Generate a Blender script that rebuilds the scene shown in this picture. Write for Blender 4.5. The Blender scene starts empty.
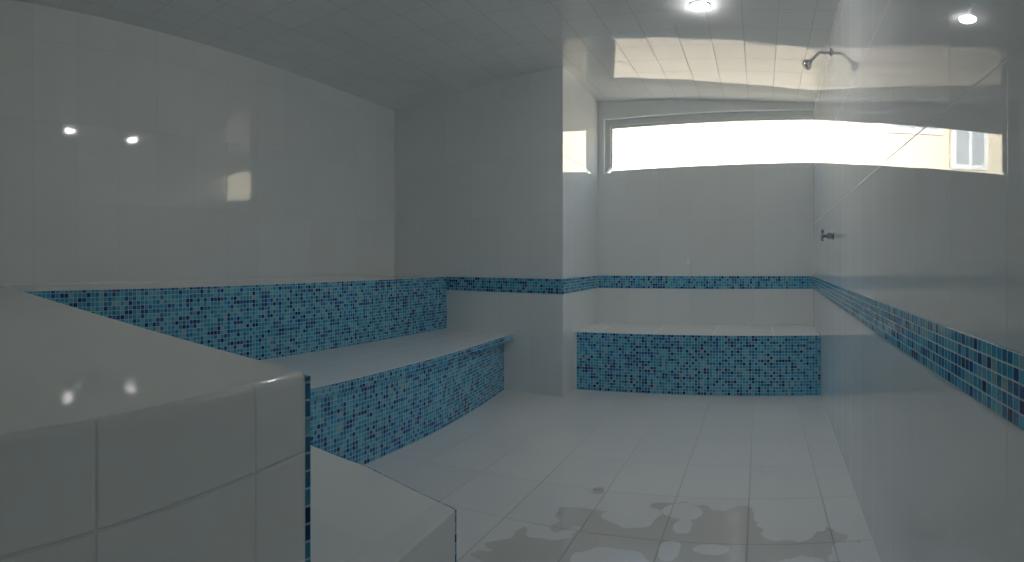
import bpy, bmesh, math, random
from mathutils import Vector, Matrix
random.seed(7)
SC = bpy.context.scene
COL = SC.collection

# ------------------------------------------------------------------ materials
def new_mat(name):
    m = bpy.data.materials.new(name); m.use_nodes = True
    nt = m.node_tree; nt.nodes.clear()
    return m, nt

def N(nt, t, **kw):
    n = nt.nodes.new(t)
    for k, v in kw.items(): setattr(n, k, v)
    return n

def math_(nt, op, a, b=None, c=None):
    n = N(nt, 'ShaderNodeMath', operation=op)
    for i, v in enumerate((a, b, c)):
        if v is None: continue
        if isinstance(v, (int, float)): n.inputs[i].default_value = v
        else: nt.links.new(v, n.inputs[i])
    return n.outputs[0]

def tile_core(nt, w, h, ou, ov, g):
    """metre UVs -> (cell id vector, grout mask 0..1)"""
    uv = N(nt, 'ShaderNodeUVMap'); uv.uv_map = 'UVMap'
    sp = N(nt, 'ShaderNodeSeparateXYZ'); nt.links.new(uv.outputs[0], sp.inputs[0])
    def axis(o, off, size):
        s = math_(nt, 'DIVIDE', math_(nt, 'SUBTRACT', o, off), size)
        f = math_(nt, 'FRACT', s)
        cell = math_(nt, 'FLOOR', s)
        d = math_(nt, 'MULTIPLY', math_(nt, 'MINIMUM', f, math_(nt, 'SUBTRACT', 1.0, f)), size)
        mr = N(nt, 'ShaderNodeMapRange', interpolation_type='SMOOTHSTEP')
        nt.links.new(d, mr.inputs[0])
        mr.inputs[1].default_value = g * 0.35; mr.inputs[2].default_value = g * 0.75
        mr.inputs[3].default_value = 1.0; mr.inputs[4].default_value = 0.0
        return cell, mr.outputs[0]
    cu, mu = axis(sp.outputs[0], ou, w)
    cv, mv = axis(sp.outputs[1], ov, h)
    cx = N(nt, 'ShaderNodeCombineXYZ'); nt.links.new(cu, cx.inputs[0]); nt.links.new(cv, cx.inputs[1])
    return cx.outputs[0], math_(nt, 'MAXIMUM', mu, mv)

def tilt_normal(nt, cellv, mask, tilt, wav, bump_d, wscale=3.0, lean=(0, 0, 0)):
    wn = N(nt, 'ShaderNodeTexWhiteNoise', noise_dimensions='3D'); nt.links.new(cellv, wn.inputs['Vector'])
    c = N(nt, 'ShaderNodeVectorMath', operation='SUBTRACT'); nt.links.new(wn.outputs['Color'], c.inputs[0]); c.inputs[1].default_value = (.5, .5, .5)
    ln = N(nt, 'ShaderNodeVectorMath', operation='ADD'); ln.inputs[1].default_value = lean
    s = N(nt, 'ShaderNodeVectorMath', operation='SCALE'); nt.links.new(c.outputs[0], s.inputs[0]); s.inputs['Scale'].default_value = tilt
    geo = N(nt, 'ShaderNodeNewGeometry')
    nz = N(nt, 'ShaderNodeTexNoise'); nz.inputs['Scale'].default_value = wscale; nz.inputs['Detail'].default_value = 1
    nt.links.new(geo.outputs['Position'], nz.inputs['Vector'])
    hsum = math_(nt, 'ADD', math_(nt, 'MULTIPLY', mask, -bump_d), math_(nt, 'MULTIPLY', nz.outputs[0], wav))
    bp = N(nt, 'ShaderNodeBump'); bp.inputs['Strength'].default_value = 1.0; bp.inputs['Distance'].default_value = 1.0
    nt.links.new(hsum, bp.inputs['Height'])
    a = N(nt, 'ShaderNodeVectorMath', operation='ADD'); nt.links.new(bp.outputs[0], a.inputs[0]); nt.links.new(s.outputs[0], ln.inputs[0]); nt.links.new(ln.outputs[0], a.inputs[1])
    n = N(nt, 'ShaderNodeVectorMath', operation='NORMALIZE'); nt.links.new(a.outputs[0], n.inputs[0])
    return n.outputs[0]

TILE = (0.74, 0.765, 0.765)
def tile_mat(name, w, h, ou=0, ov=0, lean=(0, 0, 0), g=.0024, col=TILE, grout=(.62, .64, .64), rough=.05, tilt=.006, wav=.0006, bump=.0006):
    m, nt = new_mat(name)
    cell, mask = tile_core(nt, w, h, ou, ov, g)
    wn = N(nt, 'ShaderNodeTexWhiteNoise', noise_dimensions='3D'); nt.links.new(cell, wn.inputs['Vector'])
    mix0 = N(nt, 'ShaderNodeMix', data_type='RGBA')
    mix0.inputs['A'].default_value = (*[c * .975 for c in col], 1); mix0.inputs['B'].default_value = (*[min(1, c * 1.02) for c in col], 1)
    nt.links.new(wn.outputs['Value'], mix0.inputs['Factor'])
    mix = N(nt, 'ShaderNodeMix', data_type='RGBA')
    nt.links.new(mask, mix.inputs['Factor']); nt.links.new(mix0.outputs['Result'], mix.inputs['A']); mix.inputs['B'].default_value = (*grout, 1)
    b = N(nt, 'ShaderNodeBsdfPrincipled')
    nt.links.new(mix.outputs['Result'], b.inputs['Base Color'])
    nt.links.new(math_(nt, 'ADD', rough, math_(nt, 'MULTIPLY', mask, .5)), b.inputs['Roughness'])
    b.inputs['IOR'].default_value = 1.5
    nt.links.new(tilt_normal(nt, cell, mask, tilt, wav, bump, lean=lean), b.inputs['Normal'])
    o = N(nt, 'ShaderNodeOutputMaterial'); nt.links.new(b.outputs[0], o.inputs[0])
    return m

def mosaic_mat(name, ou=0, ov=0, p=.0222):
    m, nt = new_mat(name)
    cell, mask = tile_core(nt, p, p, ou, ov, .0026)
    wn = N(nt, 'ShaderNodeTexWhiteNoise', noise_dimensions='3D'); nt.links.new(cell, wn.inputs['Vector'])
    cr = N(nt, 'ShaderNodeValToRGB'); cr.color_ramp.interpolation = 'CONSTANT'
    stops = [(0, (.035, .29, .48)), (.20, (.015, .17, .36)), (.36, (.09, .42, .58)), (.52, (.045, .32, .50)),
             (.66, (.15, .42, .52)), (.76, (.25, .42, .44)), (.81, (.004, .025, .12)), (.90, (.008, .07, .25))]
    el = cr.color_ramp.elements
    el[0].position = 0; el[0].color = (*stops[0][1], 1); el[1].position = stops[1][0]; el[1].color = (*stops[1][1], 1)
    for p_, c_ in stops[2:]:
        e = el.new(p_); e.color = (*c_, 1)
    nt.links.new(wn.outputs['Value'], cr.inputs[0])
    mix = N(nt, 'ShaderNodeMix', data_type='RGBA')
    nt.links.new(mask, mix.inputs['Factor']); nt.links.new(cr.outputs[0], mix.inputs['A']); mix.inputs['B'].default_value = (.36, .53, .60, 1)
    b = N(nt, 'ShaderNodeBsdfPrincipled')
    nt.links.new(mix.outputs['Result'], b.inputs['Base Color'])
    nt.links.new(math_(nt, 'ADD', .12, math_(nt, 'MULTIPLY', mask, .5)), b.inputs['Roughness'])
    nt.links.new(tilt_normal(nt, cell, mask, .05, 0.0, .0006), b.inputs['Normal'])
    o = N(nt, 'ShaderNodeOutputMaterial'); nt.links.new(b.outputs[0], o.inputs[0])
    return m

def plain(name, col, rough=.5, metal=0.0, noise=.06, nscale=20, emis=None, estr=0):
    m, nt = new_mat(name)
    tc = N(nt, 'ShaderNodeTexCoord')
    nz = N(nt, 'ShaderNodeTexNoise'); nz.inputs['Scale'].default_value = nscale; nt.links.new(tc.outputs['Object'], nz.inputs['Vector'])
    mix = N(nt, 'ShaderNodeMix', data_type='RGBA'); nt.links.new(nz.outputs[0], mix.inputs['Factor'])
    mix.inputs['A'].default_value = (*[c * (1 - noise) for c in col], 1); mix.inputs['B'].default_value = (*[min(1, c * (1 + noise)) for c in col], 1)
    b = N(nt, 'ShaderNodeBsdfPrincipled'); nt.links.new(mix.outputs['Result'], b.inputs['Base Color'])
    b.inputs['Roughness'].default_value = rough; b.inputs['Metallic'].default_value = metal
    if emis:
        b.inputs['Emission Color'].default_value = (*emis, 1); b.inputs['Emission Strength'].default_value = estr
    o = N(nt, 'ShaderNodeOutputMaterial'); nt.links.new(b.outputs[0], o.inputs[0])
    return m

def front_fresnel(nt, ior):
    fr = N(nt, 'ShaderNodeFresnel'); fr.inputs[0].default_value = ior
    ge = N(nt, 'ShaderNodeNewGeometry')
    return math_(nt, 'MULTIPLY', fr.outputs[0], math_(nt, 'SUBTRACT', 1.0, ge.outputs['Backfacing']))

def glass_mat(name, tint=(.96, .98, .97)):
    m, nt = new_mat(name)
    t = N(nt, 'ShaderNodeBsdfTransparent'); t.inputs[0].default_value = (*tint, 1)
    g = N(nt, 'ShaderNodeBsdfGlossy'); g.inputs['Roughness'].default_value = .02
    mx = N(nt, 'ShaderNodeMixShader'); nt.links.new(front_fresnel(nt, 1.45), mx.inputs[0]); nt.links.new(t.outputs[0], mx.inputs[1]); nt.links.new(g.outputs[0], mx.inputs[2])
    o = N(nt, 'ShaderNodeOutputMaterial'); nt.links.new(mx.outputs[0], o.inputs[0])
    return m

# ------------------------------------------------------------------ mesh helpers
def box_uv(bm):
    uv = bm.loops.layers.uv.get('UVMap') or bm.loops.layers.uv.new('UVMap')
    bm.normal_update()
    for f in bm.faces:
        n = f.normal
        for l in f.loops:
            c = l.vert.co
            if abs(n.z) > .6: l[uv].uv = (c.x, c.y)
            elif abs(n.x) > abs(n.y): l[uv].uv = (c.y, c.z)
            else: l[uv].uv = (c.x, c.z)

def link(name, bm, mat, parent=None, smooth=False, origin=None):
    """origin: move the object's origin to a local spot, geometry staying put"""
    box_uv(bm)
    if origin is not None:
        bmesh.ops.translate(bm, verts=bm.verts, vec=-Vector(origin))
    me = bpy.data.meshes.new(name); bm.to_mesh(me); bm.free()
    for mt in (mat if isinstance(mat, (list, tuple)) else [mat]): me.materials.append(mt)
    if smooth:
        for p in me.polygons: p.use_smooth = True
        try: me.set_sharp_from_angle(angle=math.radians(40))
        except Exception: pass
    o = bpy.data.objects.new(name, me); COL.objects.link(o)
    if parent is not None: o.parent = parent
    if origin is not None: o.location = Vector(origin) - (parent.location if parent is not None else Vector())
    elif parent is not None: o.location = -parent.location
    return o

def prism(pts, z0, z1, bm=None):
    """plan polygon (any order) from z0 to z1 (z1 a number or a list per vertex)"""
    bm = bm or bmesh.new()
    ar = sum(pts[i][0] * pts[(i + 1) % len(pts)][1] - pts[(i + 1) % len(pts)][0] * pts[i][1] for i in range(len(pts)))
    tops = z1 if isinstance(z1, (list, tuple)) else [z1] * len(pts)
    bots = z0 if isinstance(z0, (list, tuple)) else [z0] * len(pts)
    if ar < 0: pts = pts[::-1]; tops = tops[::-1]; bots = bots[::-1]
    lo = [bm.verts.new((p[0], p[1], b)) for p, b in zip(pts, bots)]
    hi = [bm.verts.new((p[0], p[1], t)) for p, t in zip(pts, tops)]
    bm.faces.new(hi); bm.faces.new(lo[::-1])
    for i in range(len(pts)):
        j = (i + 1) % len(pts); bm.faces.new((lo[i], lo[j], hi[j], hi[i]))
    return bm

def lathe(profile, axis_from, axis_dir, seg=28, bm=None):
    """profile: [(t along axis, radius)]"""
    bm = bm or bmesh.new()
    d = Vector(axis_dir).normalized(); q = d.to_track_quat('Z', 'Y')
    o = Vector(axis_from); rings = []
    for t, r in profile:
        if r < 1e-6: rings.append([bm.verts.new(o + q @ Vector((0, 0, t)))])
        else: rings.append([bm.verts.new(o + q @ Vector((r * math.cos(2 * math.pi * k / seg), r * math.sin(2 * math.pi * k / seg), t))) for k in range(seg)])
    for a, b in zip(rings, rings[1:]):
        for k in range(seg):
            k2 = (k + 1) % seg
            if len(a) == 1 and len(b) > 1: bm.faces.new((a[0], b[k2], b[k]))
            elif len(b) == 1 and len(a) > 1: bm.faces.new((a[k], a[k2], b[0]))
            elif len(a) > 1: bm.faces.new((a[k], a[k2], b[k2], b[k]))
    if len(rings[0]) > 1: bm.faces.new(rings[0][::-1])
    if len(rings[-1]) > 1: bm.faces.new(rings[-1])
    bmesh.ops.recalc_face_normals(bm, faces=bm.faces)
    return bm

def tube(pts, r, seg=20, bm=None):
    bm = bm or bmesh.new()
    pts = [Vector(p) for p in pts]; rings = []
    for i, p in enumerate(pts):
        t = (pts[min(i + 1, len(pts) - 1)] - pts[max(i - 1, 0)]).normalized()
        s = Vector((0, 1, 0)); s = (s - t * s.dot(t)).normalized(); u = t.cross(s)
        rings.append([bm.verts.new(p + r * (math.cos(2 * math.pi * k / seg) * s + math.sin(2 * math.pi * k / seg) * u)) for k in range(seg)])
    for a, b in zip(rings, rings[1:]):
        for k in range(seg):
            k2 = (k + 1) % seg; bm.faces.new((a[k], a[k2], b[k2], b[k]))
    bm.faces.new(rings[0]); bm.faces.new(rings[-1])
    bmesh.ops.recalc_face_normals(bm, faces=bm.faces)
    return bm

def box(x0, x1, y0, y1, z0, z1, bm=None):
    return prism([(x0, y0), (x1, y0), (x1, y1), (x0, y1)], z0, z1, bm)

def structure(o):
    o['kind'] = 'structure'; return o
def tag(o, label, cat, group=None):
    o['label'] = label; o['category'] = cat
    if group: o['group'] = group
    return o
def empty(name, loc):
    o = bpy.data.objects.new(name, None); o.empty_display_size = .1; COL.objects.link(o); o.location = loc
    return o

# ------------------------------------------------------------------ plan (metres; eye 1.00 above the floor at x=y=0)
XL = -3.10
def XR(y): return .359 + .0202 * y           # right wall, a touch out of square
YN = -.60
YA_J, YA_L = 4.0, 4.27                        # end wall at the jut corner / at the left wall
def YA(x): return YA_J + (YA_L - YA_J) * (x + 1.41) / (XL + 1.41)
YW = 5.0
J = (-1.41, YA_J); JW = (-1.43, YW); RW = (XR(YW), YW); RN = (XR(YN), YN); LN = (XL, YN); LA = (XL, YA_L)
def hc(x, y):
    h = 2.41
    if x < -1.41:
        hL = 2.44 - .0270 * (y - .975)
        h += (hL - 2.41) * (x + 1.41) / (XL + 1.41)
    t = max(0.0, (y - 2.0) / 3.0)
    s = min(1.0, max(0.0, (x + 1.43) / 1.89))
    if x > -1.41: h += t * (-.060 * s)
    return h
TH = .14

# ------------------------------------------------------------------ materials used
M_left = tile_mat('left wall tiles', .270, .455, 1.30, 1.33)
M_right = tile_mat('right wall tiles', .300, .478, .831, 1.314, rough=.008, tilt=.004, wav=.0002)
M_right_low = tile_mat('right wall lower tiles', .300, 3.0, .831, -1.0, rough=.008, tilt=.004, wav=.0002)
M_end = tile_mat('end wall tiles', .275, .455, -1.41, 1.33)
M_side = tile_mat('side wall tiles', .275, .455, 4.0, 1.31)
M_win = tile_mat('window wall tiles', .275, .455, -1.43, 1.33)
M_near = tile_mat('near wall tiles', .275, .455, 0, 1.33)
M_ceil = tile_mat('ceiling tiles', .204, .255, -.10, 3.99, g=.003, grout=(.42, .43, .43), rough=.045, tilt=.006, wav=.0005)
M_floor = tile_mat('floor tiles', .305, .390, -.655, 2.435, g=.0055, grout=(.42, .42, .41), rough=.16, col=(.66, .675, .67), tilt=.005, wav=.0006)
M_block = tile_mat('bench end tiles', .2092, .450, .213, .310, g=.0035, grout=(.62, .64, .64), rough=.06)
M_seat = tile_mat('bench seat tiles', .45, .45, .1, .12, g=.0022, grout=(.60, .62, .62), rough=.06, tilt=.003)
M_top = tile_mat('ledge top tiles', 9.0, 9.0, -5, -5, lean=(.0165, 0, 0), g=.002, grout=(.60, .62, .62), rough=.06, tilt=0, wav=.0002)
M_mos = mosaic_mat('blue glass mosaic', .0, .751)
M_mos2 = mosaic_mat('blue glass mosaic on risers', .005, .003)
M_alu = plain('white painted aluminium', (.62, .64, .64), .35, noise=.03)
M_glass = glass_mat('window glass')
M_chrome = plain('brushed chrome', (.60, .62, .64), .24, 1.0, noise=.08, nscale=60)
M_chrome_dull = plain('dull chrome', (.34, .36, .37), .28, 1.0, noise=.1, nscale=60)
M_dark = plain('grey rubber nozzle plate', (.05, .055, .06), .4, 0, noise=.2, nscale=200)
M_lampring = plain('white lamp ring', (.75, .75, .75), .35, noise=.03)
M_lens = plain('lit lamp lens', (.9, .9, .9), .4, emis=(1.0, .965, .965), estr=160)
M_brown = plain('ochre brown strip', (.30, .20, .10), .8, noise=.25, nscale=30)

# ------------------------------------------------------------------ room shell
def wall(name, p0, p1, mat, out, ztop=2.62, ext=(0, 0)):
    p0 = Vector(p0); p1 = Vector(p1); d = (p1 - p0).normalized(); o = Vector(out)
    a = p0 - d * ext[0]; b = p1 + d * ext[1]
    return structure(link(name, prism([a, b, b + o * TH, a + o * TH], 0, ztop), mat))

structure(link('floor', prism([LN, RN, RW, JW, J, LA], -.12, 0.0), M_floor))
structure(wall('wall_left', LN, LA, M_left, (-1, 0), ext=(TH, 0)))
bm = bmesh.new()
ra, rb = Vector(RN), Vector(RW); rd = (rb - ra).normalized() * TH; ra -= rd; rb += rd; ro = Vector((TH, 0))
lo_n = len(prism([ra, rb, rb + ro, ra + ro], 0, .80, bm).faces)
prism([ra, rb, rb + ro, ra + ro], .80, 2.62, bm)
for f_ in bm.faces:
    f_.material_index = 1 if f_.calc_center_median().z <= .80 else 0
structure(link('wall_right', bm, [M_right, M_right_low]))
structure(wall('wall_near', LN, RN, M_near, (0, -1)))
# end wall + side wall of the jut are one pier seen from two sides; each a shell of its own
structure(link('wall_end', prism([LA, J, (J[0] - .13, J[1] + .14), (XL - .0, LA[1] + .14)], 0, 2.62), M_end))
structure(link('wall_side', prism([J, JW, (JW[0] - .12, JW[1]), (J[0] - .13, J[1] + .14)], 0, 2.62), M_side))

# ceiling with a slight fall
bm = bmesh.new()
xs_all = [XL - .06, XL, -2.7, -2.3, -1.9, -1.6, -1.46, -1.41, -1.0, -.6, -.2, .2, .55]
ys_all = [YN - .06, .2, .975, 1.8, 2.0, 2.8, 3.4, 4.0, 4.2, 4.33, 4.6, 5.06]
gv = {}
def gvert(i, j, k):
    key = (i, j, k)
    if key not in gv:
        x, y = xs_all[i], ys_all[j]
        gv[key] = bm.verts.new((x, y, hc(x, y) + (.10 if k else 0)))
    return gv[key]
cells = [(i, j) for i in range(len(xs_all) - 1) for j in range(len(ys_all) - 1)
         if not (xs_all[i + 1] <= -1.459 and ys_all[j] >= 4.329)]
cs = set(cells)
for i, j in cells:
    bm.faces.new((gvert(i, j, 0), gvert(i, j + 1, 0), gvert(i + 1, j + 1, 0), gvert(i + 1, j, 0)))
    bm.faces.new((gvert(i, j, 1), gvert(i + 1, j, 1), gvert(i + 1, j + 1, 1), gvert(i, j + 1, 1)))
    for (di, dj, a, b) in ((-1, 0, (0, 0), (0, 1)), (1, 0, (1, 1), (1, 0)), (0, -1, (1, 0), (0, 0)), (0, 1, (0, 1), (1, 1))):
        if (i + di, j + dj) not in cs:
            A = (i + a[0], j + a[1]); B = (i + b[0], j + b[1])
            bm.faces.new((gvert(*B, 0), gvert(*A, 0), gvert(*A, 1), gvert(*B, 1)))
bmesh.ops.recalc_face_normals(bm, faces=bm.faces)
structure(link('ceiling', bm, M_ceil, smooth=True))

# window wall with its opening (the strip window runs into the right wall)
wx0, wx1 = -1.366, RW[0]
def wz(x, z0, z1): return z0 + (z1 - z0) * (x - wx0) / (wx1 - wx0)
ZB = (1.772, 1.824); ZT = (2.245, 2.292)       # opening bottom / top at its left and right end
bm = bmesh.new()
def wpan(x0, x1, zb, zt):
    prism([(x0, YW), (x1, YW), (x1, YW + TH), (x0, YW + TH)], [zb[0], zb[1], zb[1], zb[0]], [zt[0], zt[1], zt[1], zt[0]], bm)
wpan(JW[0] - .12, wx0, (0, 0), (2.62, 2.62))
wpan(wx0, wx1, (0, 0), ZB)
wpan(wx0, wx1, ZT, (2.62, 2.62))
structure(link('wall_window', bm, M_win))

def slab_x(x0, x1, y0, y1, b, t, bm=None):
    """bar along x following the window's slight rise; b, t = (left, right) heights of bottom and top"""
    return prism([(x0, y0), (x1, y0), (x1, y1), (x0, y1)], [b[0], b[1], b[1], b[0]], [t[0], t[1], t[1], t[0]], bm)
def off(p, d): return (p[0] + d, p[1] + d)
wf = bmesh.new()
fy0, fy1 = YW + .025, YW + .085
slab_x(wx0 + .045, wx1, fy0, fy1, off(ZT, -.052), ZT, wf)            # head
slab_x(wx0 + .045, wx1, fy0, fy1, ZB, off(ZB, .016), wf)             # sill member
slab_x(wx0, wx0 + .045, fy0, fy1, ZB, ZT, wf)                 # left jamb
win = structure(link('window_1', wf, M_alu))
sash = bmesh.new()
sy0, sy1 = YW + .045, YW + .075
slab_x(wx0 + .045, wx1, sy0, sy1, off(ZT, -.070), off(ZT, -.052), sash)
slab_x(wx0 + .045, wx1, sy0, sy1, off(ZB, .016), off(ZB, .026), sash)
slab_x(wx0 + .0455, wx0 + .058, sy0 + .001, sy1 + .001, off(ZB, .0262), off(ZT, -.0702), sash)
link('sash', sash, M_alu, win)
link('pane', slab_x(wx0 + .058, wx1, YW + .057, YW + .063, off(ZB, .026), off(ZT, -.070)), M_glass, win)
bead = bmesh.new()
tube([(wx0 - .006, YW - .004, ZB[0] - .008), (wx0 - .006, YW - .004, ZT[0] + .006)], .0065, 10, bead)
tube([(wx0 - .008, YW - .004, ZT[0] + .006), (wx1 - .001, YW - .004, ZT[1] + .006)], .0065, 10, bead)
link('bead', bead, plain('pale window bead', (.95, .95, .95), .12, noise=.01), win, smooth=True)

# mosaic bands let into the walls, five tiles high
ZBAND = (.751, .862)
def band(name, p0, p1, nrm, t=.004):
    p0 = Vector(p0); p1 = Vector(p1); n = Vector(nrm) * t
    return structure(link(name, prism([p0, p1, p1 + n, p0 + n], *ZBAND), M_mos))
band('trim_1', (-2.50, YA(-2.50)), J, (0, -1))
band('trim_2', J, JW, (1, 0))
band('trim_3', JW, RW, (0, -1))
band('trim_4', (XR(YN), YN), RW, (-1, 0))

# ------------------------------------------------------------------ benches
HU, HLO, HW = .860, .435, .4435      # upper tier, lower tier, bench under the window
CL = .009                            # mosaic cladding thickness
def bevel_top(bm, z, w=.012, sel=None, seg=3):
    ed = [e for e in bm.edges if all(abs(v.co.z - z) < 1e-4 for v in e.verts) and (sel is None or sel(e))]
    bmesh.ops.bevel(bm, geom=ed, offset=w, segments=seg, profile=.6, affect='EDGES')
    return bm

# near upper tier (the big foreground ledge)
a0 = (-.5126, .516); a1 = (-2.50, .779); a2 = (XL + .001, .859)
n1 = (-.395, YN)
K0 = (-.452, .124)
t = empty('tiled_bench', (-1.8, 0, 0))
tag(t, 'high white tiled steam-room ledge filling the left foreground, rounded edge, lamp glints on top', 'bench')
body = prism([a0, a1, a2, (XL + .001, YN + .001), (n1[0], YN + .001), K0], 0, HU)
bevel_top(body, HU, .013, lambda e: min(v.co.x for v in e.verts) > -.6)
bo = link('bench_body', body, [M_block, M_top], t, smooth=True)
for p in bo.data.polygons:
    if p.normal.z > .5: p.material_index = 1
    if p.area > .05: p.use_smooth = False
d = (Vector(a0) - Vector(a1)).normalized(); nn = Vector((-d.y, d.x)) 
if nn.y < 0: nn = -nn
link('mosaic_riser', prism([a0, a1, Vector(a1) + nn * CL, Vector(a0) + nn * CL], HLO, HU - .006), M_mos2, t)

# near lower tier
b0 = (-.659, 1.140); b1 = (-1.785, 1.355); b2 = (-2.50, 1.49)
e0 = Vector(a0) + nn * CL; e1 = Vector(a1) + nn * CL
bm1, bm2 = (-.985, 1.238), (-1.228, 1.268)
link_pts = [b0, bm1, bm2, b1, b2, (e1.x, e1.y), (-.610, e0.y + .010)]
t = empty('tiled_bench', (-1.5, .95, 0))
tag(t, 'low white tiled step projecting below the foreground ledge, mosaic line along its far edge', 'bench')
M_step = tile_mat('step tiles', .62, .47, .53, -.03, g=.002, grout=(.6, .62, .62), rough=.07, tilt=.002)
body = prism(link_pts, 0, HLO)
bevel_top(body, HLO, .004, lambda e: min(v.co.x for v in e.verts) > -.7, 2)
link('bench_body', body, M_step, t)
edge = [b0, bm1, bm2, (-1.765, b1[1] - .004)]
link('mosaic_riser', prism([(p[0], p[1] + .0005) for p in edge] + [(p[0] + .0008, p[1] + .0055) for p in edge[::-1]], 0, HLO - .001), M_mos2, t)

# left lower tier (front face runs straight, then draws back a little under the seat end)
def poly_x(tab, y):
    for (ya, xa), (yb, xb) in zip(tab, tab[1:]):
        if y <= yb: return xa + (xb - xa) * (y - ya) / (yb - ya)
    return tab[-1][1]
YF = YA(-1.87)
T_seat = [(1.36, -1.780), (2.9, -1.786), (4.2, -1.850)]
T_riser = [(1.36, -1.784), (2.9, -1.790), (3.5, -1.838), (4.2, -1.930)]
ys_ = [b1[1] + .012] + [1.6 + .2 * k for k in range(13)]
def run(tab, dx, yend, sh=0.0):
    return [(poly_x(tab, y) + dx, y) for y in ys_ if y < yend - .02] + [(poly_x(tab, yend) + dx, yend)]
def strip(tab, d0, d1, yend):
    a = run(tab, d0, yend); b = run(tab, d1, yend)
    return a + b[::-1]
t = empty('tiled_bench', (-2.15, 2.8, 0))
tag(t, 'long low white seat along the left side with blue mosaic front down to the floor', 'bench')
back = [(-2.50, YA(-2.50) - .001), (-2.50, b2[1] + .001)]
link('bench_body', prism(run(T_riser, -CL, YA(-1.94) - .001) + back, 0, HLO - .024), M_seat, t)
link('seat', prism(run(T_seat, -.0005, YA(-1.86) - .001) + back, HLO - .024, HLO), M_seat, t)
link('mosaic_nosing', prism(strip(T_seat, CL, 0, YA(-1.84) - .001), HLO - .047, HLO - .002), M_mos2, t)
link('mosaic_riser', prism(strip(T_riser, CL * .5, -CL * .9, YA(-1.93) - .03), 0, HLO - .0472), M_mos2, t)
link('brown_strip', prism([(-1.927, YA(-1.93) - .029), (-1.930, YA(-1.93) - .001), (-1.938, YA(-1.93) - .001), (-1.936, YA(-1.93) - .029)], 0, HLO - .05), M_brown, t)  # brown strip filling the gap between the riser end and the end wall

# left upper tier
t = empty('tiled_bench', (-2.8, 2.5, 0))
tag(t, 'high back tier along the left wall with wide blue mosaic face behind the low seat', 'bench')
link('bench_body', prism([(-2.50 - .0005, a1[1] + .002), (-2.5005, YA(-2.5) - .001), (XL + .001, YA(XL) - .001), (XL + .001, a2[1] + .002)], 0, HU), M_seat, t)
link('mosaic_riser', prism([(-2.50, a1[1] + .013), (-2.50, YA(-2.5) - .002), (-2.50 + CL, YA(-2.5) - .002), (-2.50 + CL, a1[1] + .013)], HLO + .0005, HU - .001), M_mos2, t)

# bench under the window
YB = 4.285
t = empty('tiled_bench', (-.45, 4.65, 0))
tag(t, 'low bench under the strip window with white top and blue mosaic front', 'bench')
def SX(y): return J[0] + (JW[0] - J[0]) * (y - J[1]) / (JW[1] - J[1])
link('bench_body', prism([(SX(YB) + .001, YB), (XR(YB) - .001, YB), (XR(YW) - .001, YW - .001), (SX(YW) + .001, YW - .001)], 0, HW), M_seat, t)
link('mosaic_riser', prism([(SX(YB) + .022, YB - CL), (XR(YB) - .002, YB - CL), (XR(YB) - .002, YB), (SX(YB) + .022, YB)], 0, HW - .001), M_mos2, t)

# ------------------------------------------------------------------ shower on the right wall
sy = 3.49; sx = XR(sy); sz = 2.25
t = empty('shower', (sx, sy, sz))
tag(t, 'chrome shower head on a bent arm, high on the right wall', 'shower head')
ux, uz = -1, 0
pts = [(sx, sy, sz), (sx - .03, sy, sz), (sx - .055, sy, sz + .001)]
for k in range(1, 7):
    a = math.radians(8 * k)
    pts.append((sx - .060 - .03 * math.sin(a), sy, sz - .03 * (1 - math.cos(a))))
pts.append((sx - .128, sy, sz - .056))
link('arm', tube(pts, .0085), M_chrome, t, smooth=True)
link('wall_flange', lathe([(0, .030), (.003, .031), (.007, .027), (.010, .014), (.014, .012)], (sx - .0005, sy, sz), (-1, 0, 0)), M_chrome, t, smooth=True)
hd = Vector((-.72, 0, -.69)).normalized()
hp = Vector((sx - .122, sy, sz - .051))
link('ball_joint', lathe([(-.012, .009), (-.004, .0125), (.004, .0135), (.012, .011)], hp, hd), M_chrome, t, smooth=True)
head = link('spray_head', lathe([(.006, .013), (.014, .020), (.024, .028), (.034, .0325), (.046, .033), (.050, .031)], hp, hd, 32), M_chrome, t, smooth=True)
link('nozzle_plate', lathe([(.0502, .028), (.0535, .026), (.054, 0)], hp, hd, 32), M_dark, head)
np_ = [o for o in bpy.data.objects if o.name == 'nozzle_plate'][0]; np_.location = (0, 0, 0)

vy = 3.355; vx = XR(vy); vz = 1.142
t = empty('shower_valve', (vx, vy, vz))
tag(t, 'small chrome shower valve with a cross handle on the right wall below the shower head', 'valve')
link('wall_flange', lathe([(0, .027), (.003, .0275), (.009, .020), (.012, .013)], (vx - .0005, vy, vz), (-1, 0, 0)), M_chrome_dull, t, smooth=True)
link('valve_body', lathe([(.008, .014), (.016, .0175), (.036, .0185), (.042, .013), (.056, .011)], (vx, vy, vz), (-1, 0, 0)), M_chrome_dull, t, smooth=True)
hb = lathe([(.054, .010), (.060, .0165), (.068, .0175), (.076, .014), (.080, 0)], (vx, vy, vz), (-1, 0, 0))
for k in range(4):
    a = math.pi / 2 * k + .3
    dv = Vector((0, math.cos(a), math.sin(a)))
    c = Vector((vx - .067, vy, vz))
    lathe([(0, .006), (.022, .0065), (.026, .010), (.033, .0095), (.037, 0)], c, dv, 14, hb)
link('cross_handle', hb, M_chrome_dull, t, smooth=True)

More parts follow.
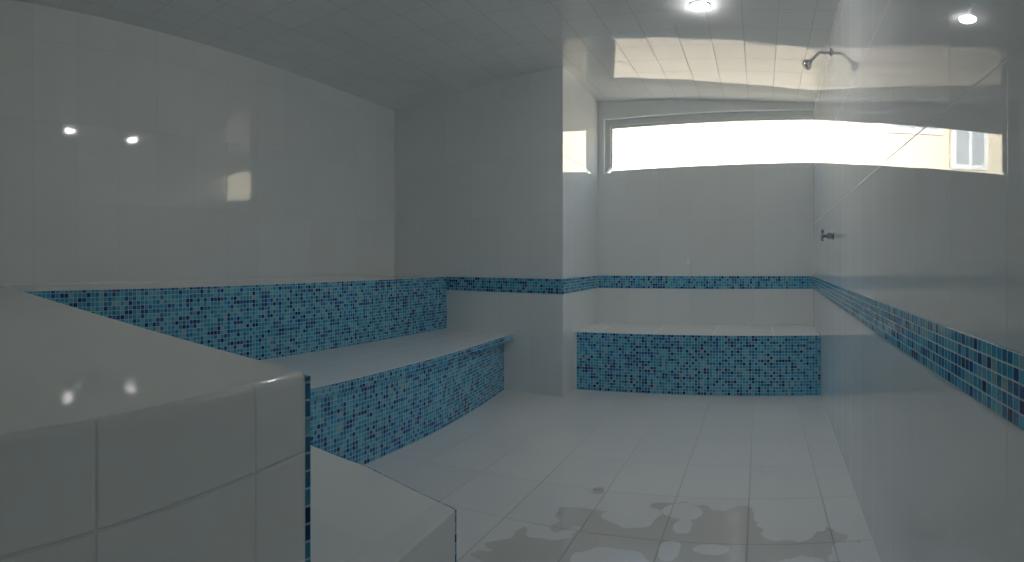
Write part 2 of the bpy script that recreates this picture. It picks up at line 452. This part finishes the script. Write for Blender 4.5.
# ------------------------------------------------------------------ ceiling lamps
def lamp(x, y, label):
    z = hc(x, y)
    t = empty('ceiling_lamp', (x, y, z))
    tag(t, label, 'lamp', 'round lamps on the ceiling')
    link('lamp_ring', lathe([(0, .055), (.004, .055), (.006, .053), (.0065, .050), (.004, .0487)], (x, y, z + .0003), (0, 0, -1), 36), M_lampring, t, smooth=True)
    link('lamp_lens', lathe([(.003, .0485), (.008, .0475), (.014, .042), (.019, .031), (.022, .017), (.023, 0)], (x, y, z), (0, 0, -1), 36), M_lens, t, smooth=True)
lamp(-.330, 3.17, 'round lit ceiling lamp before the window, at the top edge of the photo')
lamp(-.330, 2.38, 'round lit ceiling lamp nearer the viewer, mirrored as left glint in left wall')

# ------------------------------------------------------------------ floor drain and the wet patch
dx, dy = -.69, 2.425
t = empty('floor_drain', (dx, dy, 0))
tag(t, 'small round metal floor drain where the floor tile joints cross', 'drain')
link('drain_ring', lathe([(0, .034), (.002, .034), (.0035, .032), (.0035, .029), (.001, .029)], (dx, dy, .0002), (0, 0, 1), 36), M_alu, t, smooth=True)
gr = lathe([(0, .0285), (.0018, .0285), (.0022, .027)], (dx, dy, .0003), (0, 0, 1), 36)
g = link('grate', gr, plain('pale drain grate', (.70, .70, .68), .4, 0), t)
sl = bmesh.new()
for k in range(-2, 3):
    L = math.sqrt(max(0, .024 ** 2 - (k * .010) ** 2))
    box(dx + k * .010 - .002, dx + k * .010 + .002, dy - L, dy + L, .0025, .0029, sl)
so = link('slots', sl, M_dark, g); so.location = (0, 0, 0)

# thin film of water left on the tiles, with dry islands
def water_mat():
    m, nt = new_mat('standing water')
    t_ = N(nt, 'ShaderNodeBsdfTransparent'); t_.inputs[0].default_value = (.955, .95, .94, 1)
    g_ = N(nt, 'ShaderNodeBsdfGlossy'); g_.inputs['Roughness'].default_value = .02
    mx = N(nt, 'ShaderNodeMixShader'); nt.links.new(front_fresnel(nt, 1.33), mx.inputs[0]); nt.links.new(t_.outputs[0], mx.inputs[1]); nt.links.new(g_.outputs[0], mx.inputs[2])
    o_ = N(nt, 'ShaderNodeOutputMaterial'); nt.links.new(mx.outputs[0], o_.inputs[0])
    return m
from mathutils import noise as mn
def inside(x, y):
    # wet outline: soft blob, minus dry islands
    def el(cx, cy, rx, ry): return ((x - cx) / rx) ** 2 + ((y - cy) / ry) ** 2
    wob = .55 * mn.noise(Vector((x * 8, y * 8, 1.3))) + .35 * mn.noise(Vector((x * 17, y * 17, 4.1)))
    wet = el(-.22, 2.03, .52, .34) + wob < 1 or el(-.25, 1.75, .75, .30) + wob < 1 or el(-.52, 2.16, .30, .10) + wob < 1
    if y > 2.40: wet = False
    for cx, cy, rx, ry in ((-.50, 2.22, .105, .11), (-.305, 2.29, .07, .07), (-.29, 2.16, .035, .06), (.115, 2.27, .15, .20),
                           (-.49, 1.86, .12, .10), (-.31, 1.98, .035, .07), (-.17, 2.0, .06, .03), (.13, 1.86, .10, .10), (-.15, 1.80, .05, .05)):
        if el(cx, cy, rx, ry) + wob < 1: wet = False
    return wet
st = .01; bm = bmesh.new(); vv = {}
def wv(i, j):
    if (i, j) not in vv: vv[(i, j)] = bm.verts.new((i * st, j * st, .0012))
    return vv[(i, j)]
for i in range(-110, 36):
    for j in range(140, 245):
        x, y = (i + .5) * st, (j + .5) * st
        if x < XR(y) - .02 and inside(x, y): bm.faces.new((wv(i, j), wv(i + 1, j), wv(i + 1, j + 1), wv(i, j + 1)))
for _ in range(3): bmesh.ops.smooth_vert(bm, verts=[v for v in bm.verts if v.is_boundary], factor=.5, use_axis_x=True, use_axis_y=True)
ex = bmesh.ops.extrude_face_region(bm, geom=list(bm.faces))
bmesh.ops.translate(bm, verts=[v for v in ex['geom'] if isinstance(v, bmesh.types.BMVert)], vec=(0, 0, -.0009))
bmesh.ops.recalc_face_normals(bm, faces=bm.faces)
pud = link('water_puddle', bm, water_mat())
tag(pud, 'shallow clear water patch with dry islands on the pale floor tiles', 'puddle')
pud['kind'] = 'stuff'

# ------------------------------------------------------------------ outside: the sunlit house across the yard
M_cream = plain('cream render', (.80, .71, .57), .9, noise=.06, nscale=1.2)
M_wframe = plain('white window frame', (.85, .86, .88), .5, noise=.02)
M_wpane = plain('pale curtained pane', (.42, .45, .50), .15, noise=.15, nscale=3)
M_yard = plain('sandy yard', (.62, .54, .42), .95, noise=.15, nscale=2)
structure(link('ground', box(-25, 25, YW + TH + .02, 40, -3.3, -3.2), M_yard))
YH = 11.0
gw = link('added_yard_wall', box(-14, 9, 9.4, 9.6, -3.2, 1.45), plain('pinkish added wall render', (.43, .375, .32), .9, noise=.12, nscale=1.5))  # added wall, only there to darken the window's reflection in the ceiling
tag(gw, 'pinkish wall added across the yard to dim the window reflection in the ceiling', 'wall')
hs = empty('house', (-2, YH, -3.2))
tag(hs, 'sunlit cream rendered house across the yard, seen burnt out through the strip window', 'house')
hw = box(-14, 9, YH, YH + 6, -3.2, 4.25)
link('house_wall', hw, M_cream, hs)
link('cornice', box(-14.2, 9.2, YH - .25, YH + 6.2, 4.25, 4.42), M_wframe, hs)
for (x0, x1, z0, z1) in ((-2.35, -1.25, 3.45, 4.0), (-3.35, -2.6, 2.80, 3.75), (-5.1, -3.8, 3.25, 4.0), (.9, 1.9, 3.35, 4.0), (3.2, 4.4, 3.0, 4.0)):
    fb = bmesh.new(); w_ = .09
    box(x0, x1, YH - .02, YH, z0, z0 + w_, fb); box(x0, x1, YH - .02, YH, z1 - w_, z1, fb)
    box(x0, x0 + w_, YH - .02, YH, z0 + w_, z1 - w_, fb); box(x1 - w_, x1, YH - .02, YH, z0 + w_, z1 - w_, fb)
    box((x0 + x1) / 2 - .03, (x0 + x1) / 2 + .03, YH - .018, YH, z0 + w_, z1 - w_, fb)
    f = link('house_window', fb, M_wframe, hs)
    p = link('pane', box(x0 + w_, x1 - w_, YH - .008, YH - .001, z0 + w_, z1 - w_), M_wpane, f); p.location = (0, 0, 0)

# ------------------------------------------------------------------ light
W = bpy.data.worlds.new('World'); SC.world = W; W.use_nodes = True
nt = W.node_tree; nt.nodes.clear()
sky = N(nt, 'ShaderNodeTexSky', sky_type='NISHITA') if hasattr(bpy.types, 'ShaderNodeTexSky') else None
sky.sun_disc = False; sky.sun_elevation = math.radians(50); sky.sun_rotation = math.radians(170); sky.dust_density = 3.0; sky.air_density = 1.5
bgd = N(nt, 'ShaderNodeBackground'); bgd.inputs[1].default_value = .8
nt.links.new(sky.outputs[0], bgd.inputs[0])
wo = N(nt, 'ShaderNodeOutputWorld'); nt.links.new(bgd.outputs[0], wo.inputs[0])
sd = bpy.data.lights.new('sun', 'SUN'); sd.energy = 13.5; sd.angle = math.radians(.6); sd.color = (1, .95, .86)
so = bpy.data.objects.new('sun', sd); COL.objects.link(so)
so.rotation_euler = Vector((.25, .75, -.70)).to_track_quat('-Z', 'Y').to_euler()   # from behind the room on to the house

# ------------------------------------------------------------------ camera: stitched phone panorama = cylindrical projection
F = 582.0; CX, HY = 760.0, 260.0
cam = bpy.data.cameras.new('camera'); co = bpy.data.objects.new('camera', cam); COL.objects.link(co)
co.location = (0, 0, 1.0); co.rotation_euler = (math.radians(90), 0, 0)
cam.type = 'PANO'; cam.clip_start = .01
cy = cam
cy.panorama_type = 'CENTRAL_CYLINDRICAL'
cy.central_cylindrical_range_u_min = (0 - CX) / F
cy.central_cylindrical_range_u_max = (1024 - CX) / F
cy.central_cylindrical_range_v_min = -(562 - HY) / F
cy.central_cylindrical_range_v_max = HY / F
cy.central_cylindrical_radius = 1.0
SC.camera = co

vs = SC.view_settings
SC.display_settings.display_device = 'sRGB'
vs.view_transform = 'Standard'; vs.look = 'None'; vs.gamma = 1.0; vs.exposure = 0.0; vs.use_curve_mapping = False
c = SC.cycles
c.use_denoising = True
c.max_bounces = 16; c.diffuse_bounces = 12; c.glossy_bounces = 8; c.transparent_max_bounces = 12
c.sample_clamp_indirect = 60.0
c.caustics_reflective = True; c.blur_glossy = 0.0
